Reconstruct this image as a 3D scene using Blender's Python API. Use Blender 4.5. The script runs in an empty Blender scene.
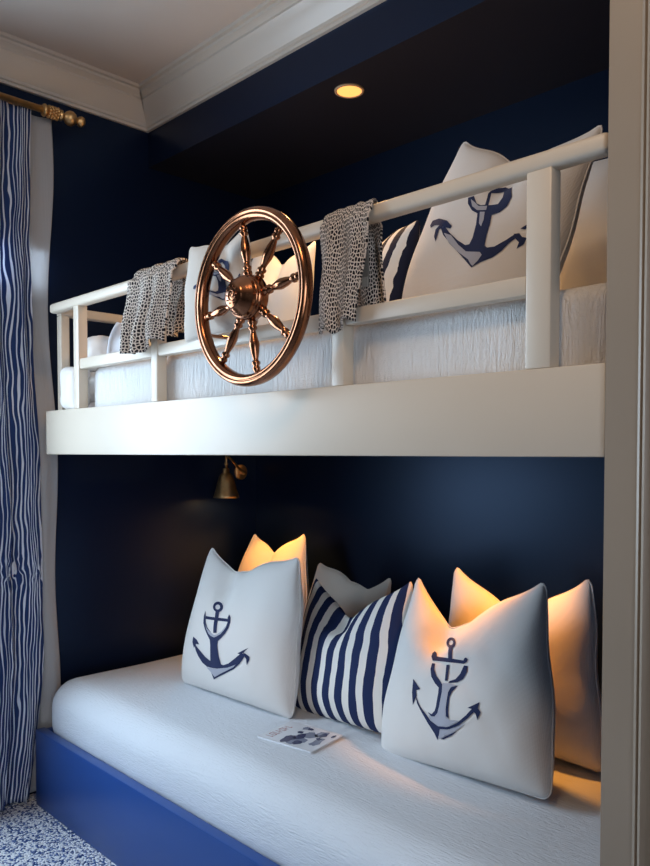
import math
PI2 = math.pi * 2
def sst(a, b, x):
    t = min(1.0, max(0.0, (x - a) / (b - a)))
    return t * t * (3 - 2 * t)
# every pillow: x, y, yaw, lean, roll (degrees), width, height, thickness, chop depth, chop centre, base z
ZL = 0.434
ZU = 1.514
PILLOWS = {
    'A': (-1.950, 1.504, 0.9, 10.8, -1.0, .555, .492, .17, .095, -.30, ZL, .15),
    'B': (-1.100, 1.548, -3.9, 15.6, -5.4, .515, .500, .17, .160, -.30, ZL, .16),
    'C': (-1.553, 1.600, -8.1, 15.0, -6.5, .500, .440, .14, .140, -.12, ZL, .03),
    'D': (-2.370, 1.960, -11.6, 13.8, -5.0, .640, .490, .13, .095, -.05, ZL, .32),
    'F': (-1.834, 1.845, -10.7, 12.4, -0.2, .480, .410, .12, .070, .45, ZL, .06),
    'G': (-1.093, 1.819, -8.2, 3.0, -3.2, .525, .484, .14, .140, .0, ZL, .07),
    'P': (-1.020, 1.428, -8.3, 12.5, 14.5, .435, .460, .15, .090, .1, ZU, .0),
    'S': (-1.384, 1.515, -25.3, 13.8, 3.0, .345, .330, .12, .030, -.4, ZU),
    'R': (-1.470, 1.0965, 0.0, 0.0, -2.0, .280, .235, .048, .040, .30, 1.520, .18),
    'T': (-2.074, 1.722, -9.8, 7.3, 10.1, .438, .467, .14, .090, .1, ZU),
    'Q': (-0.800, 1.790, -6.0, 6.0, 2.0, .440, .480, .14, .050, .0, ZU),
    'U': (-2.170, 1.250, -5.0, 6.0, 3.0, .240, .150, .08, .020, .0, ZU),
}
def pillow_local(P, u, v, side=-1.0):
    """a point of the cushion's face (side -1 is the front) in its own frame, base at z = 0"""
    W, H, T, d, uc = P[5], P[6], P[7], P[8], P[9]
    k = sst(-.35, 1.0, v)
    r = (u - uc) / ((1 - uc) if u > uc else (1 + uc))
    r = math.sqrt(r * r + .006)
    dip = d * max(0.0, 1 - r) ** (1.05 + .25 * abs(uc)) * k ** 1.6
    q = .885 if v > 0 else .90                      # rounded corners
    cu, cv = max(0.0, (abs(u) - q) / (1 - q)), max(0.0, (abs(v) - q) / (1 - q))
    du = cu * (1 - math.sqrt(1 - cv * cv / 2)) * (1 - q)
    dv = cv * (1 - math.sqrt(1 - cu * cu / 2)) * (1 - q)
    uu, vv = u - math.copysign(du, u), v - math.copysign(dv, v)
    s1 = 3.1 * P[0] + 7.7 * P[1]
    side_w = -.012 + .024 * math.sin(2.6 * (v + .35) + s1 * (1 if u > 0 else 1.7)) * (1 - v * v)
    x = W / 2 * uu * (1.0 + side_w * abs(u) ** 3 + (.06 * (1 - v) / 2 - .03) * abs(u))
    x *= 1 - (P[11] if len(P) > 11 else .05) * ((v + 1) / 2) ** 1.6
    x += .003 * math.sin(7 * v + s1) * (1 - v * v) * abs(u) ** 3
    top_w = .035 * math.sin(PI2 * abs(u) * .9) * (1 if v > 0 else 0) * abs(v) ** 2 - .02 * (1 - u * u) * abs(v)
    z = H / 2 * (1 + vv * (1 + top_w)) - dip
    th = T / 2 * (max(0, 1 - abs(u) ** 2.6) ** .52) * (max(0, 1 - abs(v) ** 2.6) ** .52) * (1 - .25 * v)
    g = math.exp(-((u - uc - .10 * (1 - v)) / (.13 + .10 * (1 - v))) ** 2) * sst(-.1, .95, v)
    g2 = math.exp(-((u - uc + .22 * (1 - v) + .1) / .10) ** 2) * sst(.1, .9, v)
    th *= 1 - .72 * g - .14 * g2
    return (x, side * th, z)
def pillow_world(P, p):
    yaw, lean, roll = [math.radians(a) for a in P[2:5]]
    x, y, z = p
    cr, sr = math.cos(roll), math.sin(roll)
    x, z = cr * x + sr * z, -sr * x + cr * z
    cl, sl = math.cos(lean), math.sin(lean)
    y, z = cl * y + sl * z, -sl * y + cl * z
    cy, sy = math.cos(yaw), math.sin(yaw)
    return (P[0] + cy * x - sy * y, P[1] + sy * x + cy * y, P[10] + z)
ANCHORS = {
 'A': ([
  ([(-0.238, 0.188), (-0.163, 0.198), (-0.116, 0.095), (-0.048, -0.134), (-0.109, -0.144), (-0.186, 0.085)], None),
  ([(-0.373, 0.068), (0.088, 0.094), (0.101, 0.049), (-0.352, 0.022)], None),
  ([(-0.426, 0.148), (-0.417, 0.05), (-0.381, -0.044), (-0.308, -0.125), (-0.231, -0.19), (-0.162, -0.241), (-0.146, -0.265), (0.001, -0.239), (0.054, -0.184), (0.113, -0.112), (0.146, -0.035), (0.15, 0.049), (0.131, 0.118), (0.083, 0.168), (0.073, 0.11), (0.1, 0.051), (0.094, -0.018), (0.07, -0.076), (0.024, -0.135), (-0.036, -0.179), (-0.076, -0.198), (-0.136, -0.188), (-0.196, -0.167), (-0.267, -0.113), (-0.315, -0.049), (-0.364, 0.042)], None),
  ([(-0.319, -0.027), (-0.265, -0.088), (-0.155, -0.145), (-0.194, -0.142), (-0.281, -0.1)], None),
  ([(-0.156, -0.243), (0.007, -0.215), (0.004, -0.291), (0.033, -0.406), (0.076, -0.518), (0.119, -0.539), (-0.131, -0.597), (-0.121, -0.526), (-0.127, -0.406), (-0.135, -0.316)], None),
  ([(-0.49, -0.35), (-0.363, -0.418), (-0.24, -0.485), (-0.121, -0.519), (-0.12, -0.6), (-0.201, -0.61), (-0.296, -0.576), (-0.381, -0.507), (-0.447, -0.434)], None),
  ([(-0.138, -0.514), (0.066, -0.52), (0.119, -0.524), (0.209, -0.484), (0.32, -0.396), (0.421, -0.312), (0.479, -0.325), (0.434, -0.391), (0.326, -0.478), (0.192, -0.542), (0.001, -0.593), (-0.154, -0.607)], None),
  ([(-0.081, -0.753), (-0.048, -0.707), (0.29, -0.519), (0.441, -0.361), (0.473, -0.341), (0.402, -0.449), (0.306, -0.536)], None),
  ([(-0.119, -0.667), (-0.053, -0.673), (-0.042, -0.709), (-0.081, -0.753)], None),
  ([(0.355, -0.33), (0.401, -0.301), (0.519, -0.229), (0.47, -0.281), (0.447, -0.307), (0.387, -0.334)], None),
  ([(0.447, -0.307), (0.483, -0.31), (0.54, -0.337), (0.536, -0.383), (0.507, -0.446), (0.496, -0.379), (0.466, -0.342)], None),
  ([(-0.542, -0.266), (-0.449, -0.293), (-0.378, -0.347), (-0.447, -0.349), (-0.489, -0.413), (-0.543, -0.341)], None),
  ([(-0.139, 0.283), (-0.121, 0.248), (-0.122, 0.216), (-0.138, 0.192), (-0.166, 0.176), (-0.201, 0.172), (-0.239, 0.178), (-0.275, 0.196), (-0.306, 0.222), (-0.328, 0.254), (-0.34, 0.289), (-0.343, 0.325), (-0.336, 0.355), (-0.321, 0.377), (-0.298, 0.385), (-0.265, 0.376), (-0.223, 0.353), (-0.176, 0.32)], [(-0.219, 0.29), (-0.237, 0.304), (-0.256, 0.315), (-0.273, 0.319), (-0.286, 0.316), (-0.295, 0.307), (-0.298, 0.294), (-0.296, 0.277), (-0.289, 0.259), (-0.277, 0.243), (-0.262, 0.23), (-0.244, 0.221), (-0.226, 0.218), (-0.21, 0.22), (-0.198, 0.227), (-0.193, 0.24), (-0.194, 0.255), (-0.203, 0.273)]),
 ], [
  [(-0.206, -0.617), (0.001, -0.593), (0.192, -0.542), (0.317, -0.484), (0.286, -0.517), (-0.052, -0.714), (-0.114, -0.666)],
  [(-0.312, -0.058), (-0.256, -0.108), (-0.144, -0.15), (-0.084, -0.168), (-0.041, -0.158), (0.033, -0.101), (0.092, -0.013), (0.101, -0.029), (0.075, -0.078), (0.026, -0.141), (-0.035, -0.182), (-0.075, -0.201), (-0.14, -0.192), (-0.2, -0.171), (-0.27, -0.117)],
 ]),
 'B': ([
  ([(0.022, 0.586), (0.032, 0.526), (0.029, 0.483), (0.013, 0.459), (-0.014, 0.455), (-0.054, 0.477), (-0.123, 0.55), (-0.228, 0.679), (-0.269, 0.742), (-0.29, 0.787), (-0.298, 0.824), (-0.295, 0.854), (-0.28, 0.874), (-0.249, 0.879), (-0.187, 0.854), (-0.101, 0.793), (-0.044, 0.729), (-0.005, 0.66)], [(-0.054, 0.669), (-0.077, 0.706), (-0.11, 0.744), (-0.155, 0.782), (-0.2, 0.809), (-0.226, 0.816), (-0.239, 0.811), (-0.242, 0.797), (-0.236, 0.777), (-0.22, 0.749), (-0.185, 0.707), (-0.127, 0.642), (-0.085, 0.596), (-0.058, 0.575), (-0.041, 0.571), (-0.033, 0.582), (-0.032, 0.604), (-0.039, 0.634)]),
  ([(-0.11, 0.555), (-0.004, 0.482), (0.039, 0.192), (-0.016, 0.192)], None),
  ([(-0.292, 0.249), (-0.317, 0.353), (-0.317, 0.437), (-0.277, 0.387), (-0.224, 0.26), (-0.012, 0.215), (0.188, 0.179), (0.195, 0.211), (0.216, 0.225), (0.239, 0.198), (0.236, 0.163), (0.201, 0.133), (0.005, 0.145), (-0.194, 0.162), (-0.243, 0.16)], None),
  ([(-0.233, 0.113), (-0.189, 0.109), (-0.173, 0.025), (-0.121, -0.059), (-0.056, -0.11), (-0.024, -0.142), (-0.01, -0.22), (-0.016, -0.357), (-0.035, -0.428), (-0.077, -0.469), (-0.125, -0.472), (-0.169, -0.439), (-0.117, -0.452), (-0.076, -0.412), (-0.062, -0.365), (-0.056, -0.242), (-0.063, -0.18), (-0.125, -0.14), (-0.186, -0.077), (-0.224, 0.019)], None),
  ([(0.204, 0.113), (0.252, 0.106), (0.253, 0.031), (0.219, -0.051), (0.161, -0.092), (0.05, -0.116), (0.056, -0.095), (0.128, -0.063), (0.173, 0.004), (0.191, 0.072)], None),
  ([(-0.024, 0.104), (0.018, 0.107), (0.036, -0.092), (0.001, -0.097)], None),
  ([(0.172, -0.131), (0.094, -0.15), (0.071, -0.209), (0.074, -0.373), (0.084, -0.438), (0.123, -0.456), (0.109, -0.397), (0.1, -0.25), (0.12, -0.194)], None),
  ([(-0.436, -0.135), (-0.308, -0.231), (-0.365, -0.247), (-0.345, -0.299), (-0.375, -0.4), (-0.416, -0.277)], None),
  ([(-0.362, -0.294), (-0.277, -0.398), (-0.197, -0.461), (-0.123, -0.517), (-0.024, -0.552), (0.107, -0.539), (0.107, -0.561), (0.004, -0.577), (-0.002, -0.608), (-0.036, -0.688), (-0.074, -0.628), (-0.161, -0.546), (-0.249, -0.455), (-0.324, -0.374)], None),
  ([(0.07, -0.546), (0.126, -0.53), (0.214, -0.481), (0.313, -0.392), (0.378, -0.314), (0.409, -0.333), (0.332, -0.417), (0.232, -0.5), (0.126, -0.555), (0.07, -0.567)], None),
  ([(0.325, -0.321), (0.442, -0.249), (0.431, -0.308), (0.46, -0.338), (0.43, -0.417), (0.411, -0.361), (0.394, -0.35), (0.375, -0.324)], None),
  ([(0.01, -0.669), (0.162, -0.585), (0.21, -0.56), (0.143, -0.615), (0.047, -0.666)], None),
 ], [
  [(-0.021, -0.125), (0.06, -0.118), (0.166, -0.124), (0.095, -0.155), (0.073, -0.208), (0.076, -0.373), (0.086, -0.445), (0.132, -0.466), (0.248, -0.454), (0.116, -0.533), (-0.024, -0.55), (-0.119, -0.516), (-0.156, -0.462), (-0.082, -0.476), (-0.031, -0.43), (-0.012, -0.357), (-0.007, -0.22)],
  [(0.004, -0.58), (0.126, -0.558), (0.246, -0.5), (0.317, -0.452), (0.25, -0.518), (0.162, -0.582), (0.01, -0.662), (-0.016, -0.664)],
 ]),
 'P': ([
  ([(-0.103, 0.345), (-0.169, 0.303), (-0.13, 0.22), (-0.037, 0.134), (0.058, 0.097), (0.114, -0.042), (0.138, -0.182), (0.126, -0.247), (0.074, -0.258), (-0.06, -0.214), (-0.22, -0.138), (-0.32, -0.077), (-0.383, -0.09), (-0.294, -0.168), (-0.118, -0.263), (0.076, -0.367), (0.278, -0.47), (0.377, -0.42), (0.509, -0.364), (0.583, -0.296), (0.625, -0.213), (0.67, -0.155), (0.637, -0.129), (0.578, -0.192), (0.486, -0.263), (0.406, -0.278), (0.364, -0.263), (0.328, -0.157), (0.307, -0.041), (0.265, 0.072), (0.351, 0.102), (0.406, 0.179), (0.404, 0.304), (0.294, 0.51), (0.101, 0.663), (0.047, 0.617), (0.016, 0.521), (0.018, 0.451), (0.083, 0.236), (0.037, 0.22), (-0.019, 0.24)], [(0.038, 0.479), (0.067, 0.387), (0.124, 0.233), (0.255, 0.232), (0.244, 0.348), (0.141, 0.542)]),
  ([(-0.621, -0.053), (-0.609, -0.002), (-0.486, 0.018), (-0.332, -0.008), (-0.221, -0.068), (-0.23, -0.096), (-0.351, -0.079), (-0.396, -0.11), (-0.379, -0.186), (-0.37, -0.241), (-0.434, -0.185), (-0.46, -0.108), (-0.424, -0.06), (-0.522, -0.06), (-0.581, -0.085)], None),
  ([(0.626, -0.125), (0.675, -0.11), (0.713, -0.14), (0.756, -0.142), (0.755, -0.202), (0.715, -0.255), (0.708, -0.193), (0.661, -0.165)], None),
  ([(0.666, -0.067), (0.723, -0.008), (0.745, -0.044), (0.711, -0.067)], None),
 ], [
  [(-0.119, 0.288), (-0.047, 0.249), (0.024, 0.201), (0.123, 0.215), (0.149, 0.146), (0.034, 0.139), (-0.053, 0.187)],
  [(0.082, 0.118), (0.146, 0.119), (0.194, 0.015), (0.204, -0.067), (0.154, -0.031)],
  [(-0.29, -0.148), (-0.173, -0.168), (-0.021, -0.26), (0.119, -0.32), (0.334, -0.324), (0.375, -0.35), (0.347, -0.405), (0.292, -0.457), (0.252, -0.437), (0.196, -0.397), (0.034, -0.338), (-0.152, -0.254)],
 ]),
}
L_WIN, L_ROOM, L_BACK, L_DOWN, L_SCON, L_PUCK, L_WORLD = 80.0, 8.5, 5.5, 52.0, 2.0, 20.0, .06
MAG_ROT, MAG_W, MAG_H = 99.0, .148, .190
WHX, WHY, WHZ = -1.2945, 1.048, 1.574
import bpy, bmesh, random
from mathutils import Vector, Matrix, noise
from mathutils.geometry import delaunay_2d_cdt
random.seed(7)
COL = bpy.context.scene.collection
PI = math.pi

# ------------------------------------------------------------------ helpers
def link(name, me, mats=(), parent=None, smooth=False):
    o = bpy.data.objects.new(name, me)
    COL.objects.link(o)
    for m in (mats if isinstance(mats, (list, tuple)) else [mats]):
        me.materials.append(m)
    if smooth:
        for p in me.polygons:
            p.use_smooth = True
    if parent:
        o.parent = parent
    return o
def build(name, bm, mats, parent=None, smooth=False, angle=None):
    me = bpy.data.meshes.new(name)
    bmesh.ops.recalc_face_normals(bm, faces=bm.faces)
    if angle is not None:
        for e in bm.edges:
            if len(e.link_faces) == 2 and e.calc_face_angle(0) > math.radians(angle):
                e.smooth = False
        smooth = True
    bm.to_mesh(me); bm.free()
    return link(name, me, mats, parent, smooth)
def empty(name, loc, label, cat, group=None):
    o = bpy.data.objects.new(name, None); COL.objects.link(o)
    o.empty_display_size = .05
    o.location = loc
    return tag(o, label, cat, group)
def tag(o, label, cat, group=None):
    o['label'] = label; o['category'] = cat
    if group: o['group'] = group
    return o
def struct(o, label=None):
    o['kind'] = 'structure'
    if label: o['label'] = label
    return o
def box(bm, x0, x1, y0, y1, z0, z1, bev=0.0, seg=2):
    vs = [bm.verts.new((x, y, z)) for x in (x0, x1) for y in (y0, y1) for z in (z0, z1)]
    fs = [(0,1,3,2),(4,6,7,5),(0,4,5,1),(2,3,7,6),(0,2,6,4),(1,5,7,3)]
    faces = [bm.faces.new([vs[i] for i in f]) for f in fs]
    if bev > 0:
        es = set(e for f in faces for e in f.edges)
        bmesh.ops.bevel(bm, geom=list(es), offset=bev, segments=seg, profile=.5, affect='EDGES')
    return bm
def boxobj(name, b, mat, parent=None, bev=0.0, seg=2):
    bm = bmesh.new()
    if parent is not None:
        px, py, pz = parent.location
        b = (b[0]-px, b[1]-px, b[2]-py, b[3]-py, b[4]-pz, b[5]-pz)
    box(bm, *b, bev=bev, seg=seg)
    return build(name, bm, mat, parent, angle=40 if bev else None)
def lathe(bm, prof, M=Matrix(), n=32, caps=True):
    """prof: (radius, height) pairs turned about local z"""
    rings = []
    for r, h in prof:
        rings.append([bm.verts.new(M @ Vector((r*math.cos(2*PI*i/n), r*math.sin(2*PI*i/n), h))) for i in range(n)])
    for a, b in zip(rings, rings[1:]):
        for i in range(n):
            bm.faces.new((a[i], a[(i+1) % n], b[(i+1) % n], b[i]))
    if caps:
        for r in (rings[0], rings[-1]):
            try: bm.faces.new(r)
            except ValueError: pass
def tube(bm, pts, r, n=8, closed=False):
    pts = [Vector(p) for p in pts]
    rings = []; N = len(pts)
    up = Vector((0.13, .21, 1)).normalized()
    for i, p in enumerate(pts):
        a = pts[i-1] if (i or closed) else p
        b = pts[(i+1) % N] if (i < N-1 or closed) else p
        t = (b - a).normalized()
        s = t.cross(up)
        if s.length < 1e-4: s = t.cross(Vector((1, 0, 0)))
        s.normalize(); q = s.cross(t)
        rr = r[i] if isinstance(r, (list, tuple)) else r
        rings.append([bm.verts.new(p + rr*(math.cos(2*PI*k/n)*s + math.sin(2*PI*k/n)*q)) for k in range(n)])
    for i in range(N if closed else N-1):
        a, b = rings[i], rings[(i+1) % N]
        for k in range(n):
            bm.faces.new((a[k], a[(k+1) % n], b[(k+1) % n], b[k]))
    if not closed:
        bm.faces.new(rings[0]); bm.faces.new(rings[-1])
def sphere(bm, c, r, n=16):
    bmesh.ops.create_uvsphere(bm, u_segments=n, v_segments=n//2+2, radius=r, matrix=Matrix.Translation(c))

# ------------------------------------------------------------------ materials
def mat(name, color, rough=.5, metal=0.0, spec=.5):
    m = bpy.data.materials.new(name); m.use_nodes = True
    b = m.node_tree.nodes['Principled BSDF']
    b.inputs['Base Color'].default_value = (*color, 1)
    b.inputs['Roughness'].default_value = rough
    b.inputs['Metallic'].default_value = metal
    b.inputs['Specular IOR Level'].default_value = spec
    return m
class NT:
    def __init__(s, m):
        s.t = m.node_tree; s.b = s.t.nodes['Principled BSDF']
    def n(s, kind, **kw):
        nd = s.t.nodes.new(kind)
        for k, v in kw.items():
            if k.startswith('i_'):
                key = k[2:].replace('_', ' ')
                nd.inputs[key].default_value = v
            else: setattr(nd, k, v)
        return nd
    def l(s, a, b): s.t.links.new(a, b)
    def coord(s, kind='Object', scale=(1, 1, 1), rot=(0, 0, 0)):
        c = s.n('ShaderNodeTexCoord'); mp = s.n('ShaderNodeMapping')
        mp.inputs['Scale'].default_value = scale; mp.inputs['Rotation'].default_value = rot
        s.l(c.outputs[kind], mp.inputs['Vector']); return mp.outputs['Vector']
    def bump(s, h, strength=.3, dist=.002):
        b = s.n('ShaderNodeBump'); b.inputs['Strength'].default_value = strength; b.inputs['Distance'].default_value = dist
        s.l(h, b.inputs['Height']); s.l(b.outputs['Normal'], s.b.inputs['Normal']); return b
    def noise(s, vec, scale, detail=2.0, rough=.5, dist=0.0):
        n = s.n('ShaderNodeTexNoise', i_Scale=scale, i_Detail=detail, i_Roughness=rough, i_Distortion=dist)
        s.l(vec, n.inputs['Vector']); return n.outputs['Fac']
    def ramp(s, fac, stops, interp='LINEAR'):
        r = s.n('ShaderNodeValToRGB'); r.color_ramp.interpolation = interp
        e = r.color_ramp.elements
        while len(e) < len(stops): e.new(.5)
        for el, (p, c) in zip(e, stops): el.position = p; el.color = (*c, 1)
        s.l(fac, r.inputs['Fac']); return r.outputs['Color']
    def color(s, c): s.l(c, s.b.inputs['Base Color'])

def paint(name, color, rough, spec=.5, amt=.06):
    m = mat(name, color, rough, 0, spec); t = NT(m)
    v = t.coord('Object', (1, 1, 1))
    f = t.noise(v, 90, 3); t.bump(f, amt, .001)
    g = t.noise(v, 3.0, 2)
    t.color(t.ramp(g, [(.3, tuple(c*.96 for c in color)), (.7, tuple(min(1, c*1.04) for c in color))]))
    return m
M_CREAM = paint('cream_paint', (.63, .545, .44), .36)
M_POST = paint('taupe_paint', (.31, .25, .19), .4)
M_CROWN = paint('crown_paint', (.54, .50, .445), .33)
M_CEIL = paint('ceiling_paint', (.57, .51, .46), .75, .3)
M_NAVY = paint('navy_paint', (.0030, .0070, .023), .37, .42)
M_NAVY.node_tree.nodes['Principled BSDF'].inputs['Specular Tint'].default_value = (.42, .62, 1, 1)
M_SOFFIT = paint('navy_soffit_paint', (.0085, .0095, .018), .5, .3)
M_BLUE = paint('blue_paint', (.018, .066, .26), .33, .5)
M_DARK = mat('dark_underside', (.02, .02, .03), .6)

def fabric(name, color, scale=700, amt=.25, rough=.9, sheen=.1):
    m = mat(name, color, rough, 0, .2); t = NT(m)
    t.b.inputs['Sheen Weight'].default_value = sheen
    v = t.coord('Object')
    wv = t.n('ShaderNodeTexWave', i_Scale=scale/6, i_Distortion=1.5, i_Detail=1.0); wv.bands_direction = 'X'; t.l(v, wv.inputs['Vector'])
    wz = t.n('ShaderNodeTexWave', i_Scale=scale/6, i_Distortion=1.5, i_Detail=1.0); wz.bands_direction = 'Z'; t.l(v, wz.inputs['Vector'])
    ad = t.n('ShaderNodeMath', operation='ADD'); t.l(wv.outputs['Fac'], ad.inputs[0]); t.l(wz.outputs['Fac'], ad.inputs[1])
    big = t.noise(v, 14, 3)
    mx = t.n('ShaderNodeMath', operation='MULTIPLY_ADD'); t.l(big, mx.inputs[0]); mx.inputs[1].default_value = 7.0; t.l(ad.outputs[0], mx.inputs[2])
    t.bump(mx.outputs[0], amt, .0016)
    return m
M_LINEN = fabric('white_linen', (.77, .745, .72))
M_LINENB = fabric('natural_linen', (.64, .585, .52))
M_COOL = fabric('cool_white_cotton', (.76, .78, .84))
M_PRINT = fabric('navy_print', (.016, .026, .085), rough=.8)
M_PRINTG = fabric('grey_print', (.42, .43, .50), rough=.85)
M_LINING = fabric('oatmeal_lining', (.52, .52, .53))

def coverlet(name, stretch, amt, color=(.735, .785, .85)):
    m = mat(name, color, .85, 0, .25); t = NT(m)
    v = t.coord('Object', stretch)
    f = t.noise(v, 60, 3, .55, .7)
    v2 = t.coord('Object')
    g = t.noise(v2, 420, 2)
    a = t.n('ShaderNodeMath', operation='MULTIPLY_ADD'); t.l(g, a.inputs[0]); a.inputs[1].default_value = .3; t.l(f, a.inputs[2])
    t.bump(a.outputs[0], amt, .006)
    return m
M_COVER_LOW = coverlet('crinkled_coverlet', (.7, 4.6, 4.6), .7)
M_COVER_UP = coverlet('ribbed_coverlet', (2.2, 2.2, .28), 1.0, (.74, .735, .73))

def stripes(name, n, duty, white, navy, wob=.02, wscale=(1.2, 3, 1), axis='X', sheen=.1, vary=.12):
    m = mat(name, white, .85, 0, .2); t = NT(m)
    uv = t.coord('UV')
    nz = t.n('ShaderNodeTexNoise', i_Scale=1.6, i_Detail=2.0); mp = t.n('ShaderNodeMapping'); mp.inputs['Scale'].default_value = wscale
    t.l(uv, mp.inputs['Vector']); t.l(mp.outputs['Vector'], nz.inputs['Vector'])
    sx = t.n('ShaderNodeSeparateXYZ'); t.l(uv, sx.inputs[0])
    a = t.n('ShaderNodeMath', operation='MULTIPLY_ADD'); t.l(nz.outputs['Fac'], a.inputs[0]); a.inputs[1].default_value = wob; t.l(sx.outputs[0], a.inputs[2])
    b = t.n('ShaderNodeMath', operation='MULTIPLY'); t.l(a.outputs[0], b.inputs[0]); b.inputs[1].default_value = n
    c = t.n('ShaderNodeMath', operation='FRACT'); t.l(b.outputs[0], c.inputs[0])
    d = t.n('ShaderNodeMath', operation='LESS_THAN'); t.l(c.outputs[0], d.inputs[0])
    n2 = t.n('ShaderNodeTexNoise', i_Scale=2.3, i_Detail=1.0); m2 = t.n('ShaderNodeMapping'); m2.inputs['Scale'].default_value = (wscale[0]*2.2, wscale[1]*.7, 1)
    t.l(uv, m2.inputs['Vector']); t.l(m2.outputs['Vector'], n2.inputs['Vector'])
    e = t.n('ShaderNodeMath', operation='MULTIPLY_ADD'); t.l(n2.outputs['Fac'], e.inputs[0]); e.inputs[1].default_value = vary; e.inputs[2].default_value = duty - vary*.5
    t.l(e.outputs[0], d.inputs[1])
    mix = t.n('ShaderNodeMix', data_type='RGBA'); mix.inputs['A'].default_value = (*white, 1); mix.inputs['B'].default_value = (*navy, 1)
    t.l(d.outputs[0], mix.inputs['Factor']); t.color(mix.outputs['Result'])
    v = t.coord('Object'); f = t.noise(v, 500, 2); t.bump(f, .2, .001)
    return m
M_STRIPE = stripes('navy_stripe_cotton', 8.6, .56, (.80, .765, .715), (.014, .025, .085), .035)
M_STRIPE2 = stripes('bold_stripe_cotton', 6.0, .50, (.80, .765, .715), (.012, .016, .04), .07, (1, 4, 1))
M_CURTAIN = stripes('curtain_stripe', 34.0, .68, (.74, .79, .88), (.024, .052, .165), .10, (3.6, 6, 1), vary=.6)

def translucent(m, fac):
    nt = m.node_tree; b = nt.nodes['Principled BSDF']; out = nt.nodes['Material Output']
    tr = nt.nodes.new('ShaderNodeBsdfTranslucent'); mx = nt.nodes.new('ShaderNodeMixShader'); mx.inputs[0].default_value = fac
    src = b.inputs['Base Color']
    if src.is_linked: nt.links.new(src.links[0].from_socket, tr.inputs['Color'])
    else: tr.inputs['Color'].default_value = src.default_value
    nt.links.new(b.outputs[0], mx.inputs[1]); nt.links.new(tr.outputs[0], mx.inputs[2]); nt.links.new(mx.outputs[0], out.inputs['Surface'])
translucent(M_CURTAIN, .30); translucent(M_LINING, .35)
def leopard():
    m = mat('speckled_knit', (.6, .5, .4), .95, 0, .1); t = NT(m)
    uv = t.coord('UV')
    vo = t.n('ShaderNodeTexVoronoi', feature='DISTANCE_TO_EDGE'); vo.voronoi_dimensions = '2D'; vo.inputs['Scale'].default_value = 118.0; vo.inputs['Randomness'].default_value = .75
    t.l(uv, vo.inputs['Vector'])
    t.color(t.ramp(vo.outputs['Distance'], [(.13, (.74, .64, .56)), (.19, (.016, .014, .018))]))
    iv = t.n('ShaderNodeMath', operation='SUBTRACT'); iv.inputs[0].default_value = .3; t.l(vo.outputs['Distance'], iv.inputs[1])
    t.bump(iv.outputs[0], .8, .006)
    return m
M_LEO = leopard()

def carpet():
    m = mat('speckled_carpet', (.3, .35, .5), .95, 0, .1); t = NT(m)
    v = t.coord('Object')
    vo = t.n('ShaderNodeTexVoronoi'); vo.inputs['Scale'].default_value = 155.0; t.l(v, vo.inputs['Vector'])
    nz = t.noise(v, 110, 2)
    sx = t.n('ShaderNodeSeparateColor'); t.l(vo.outputs['Color'], sx.inputs[0])
    a = t.n('ShaderNodeMath', operation='MULTIPLY_ADD'); t.l(nz, a.inputs[0]); a.inputs[1].default_value = .8; t.l(sx.outputs[0], a.inputs[2])
    t.color(t.ramp(a.outputs[0], [(.50, (.022, .055, .19)), (.76, (.12, .19, .40)), (.92, (.80, .83, .88))]))
    iv = t.n('ShaderNodeMath', operation='SUBTRACT'); iv.inputs[0].default_value = .6; t.l(vo.outputs['Distance'], iv.inputs[1])
    t.bump(iv.outputs[0], .8, .01)
    return m
M_CARPET = carpet()
def metal(name, color, rough, vary):
    m = mat(name, color, rough, 1.0); t = NT(m)
    f = t.noise(t.coord('Object'), 30, 3)
    t.color(t.ramp(f, [(.3, tuple(c*vary for c in color)), (.7, color)]))
    return m
M_COPPER = metal('polished_copper', (.40, .165, .082), .2, .6)
M_BRASS = metal('aged_brass', (.80, .50, .22), .42, .7)
def glow(name, color, s):
    m = mat(name, color, .5); b = m.node_tree.nodes['Principled BSDF']
    b.inputs['Emission Color'].default_value = (*color, 1); b.inputs['Emission Strength'].default_value = s
    return m
M_LENS = glow('warm_lamp_lens', (1.0, .46, .12), 1.2)
M_BULB = glow('warm_bulb', (1.0, .55, .2), 12)
M_RING = mat('lamp_trim', (.45, .30, .18), .4)
M_WALLP = paint('greige_wall', (.36, .34, .28), .8, .2)
M_GLASS = mat('window_glass', (1, 1, 1), .02); M_GLASS.node_tree.nodes['Principled BSDF'].inputs['Transmission Weight'].default_value = 1
M_PAPER = mat('paper', (.74, .76, .79), .5)
M_COVERP = mat('glossy_cover', (.70, .73, .78), .22)
M_INKB = mat('ink_blue_grey', (.05, .06, .13), .25)
M_INKM = mat('ink_mid_grey', (.22, .25, .34), .25)
M_INKR = mat('ink_red', (.42, .20, .21), .25)
M_LABEL = fabric('grey_label', (.22, .21, .19))
M_LABEL2 = fabric('pale_label', (.42, .40, .36))

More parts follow.
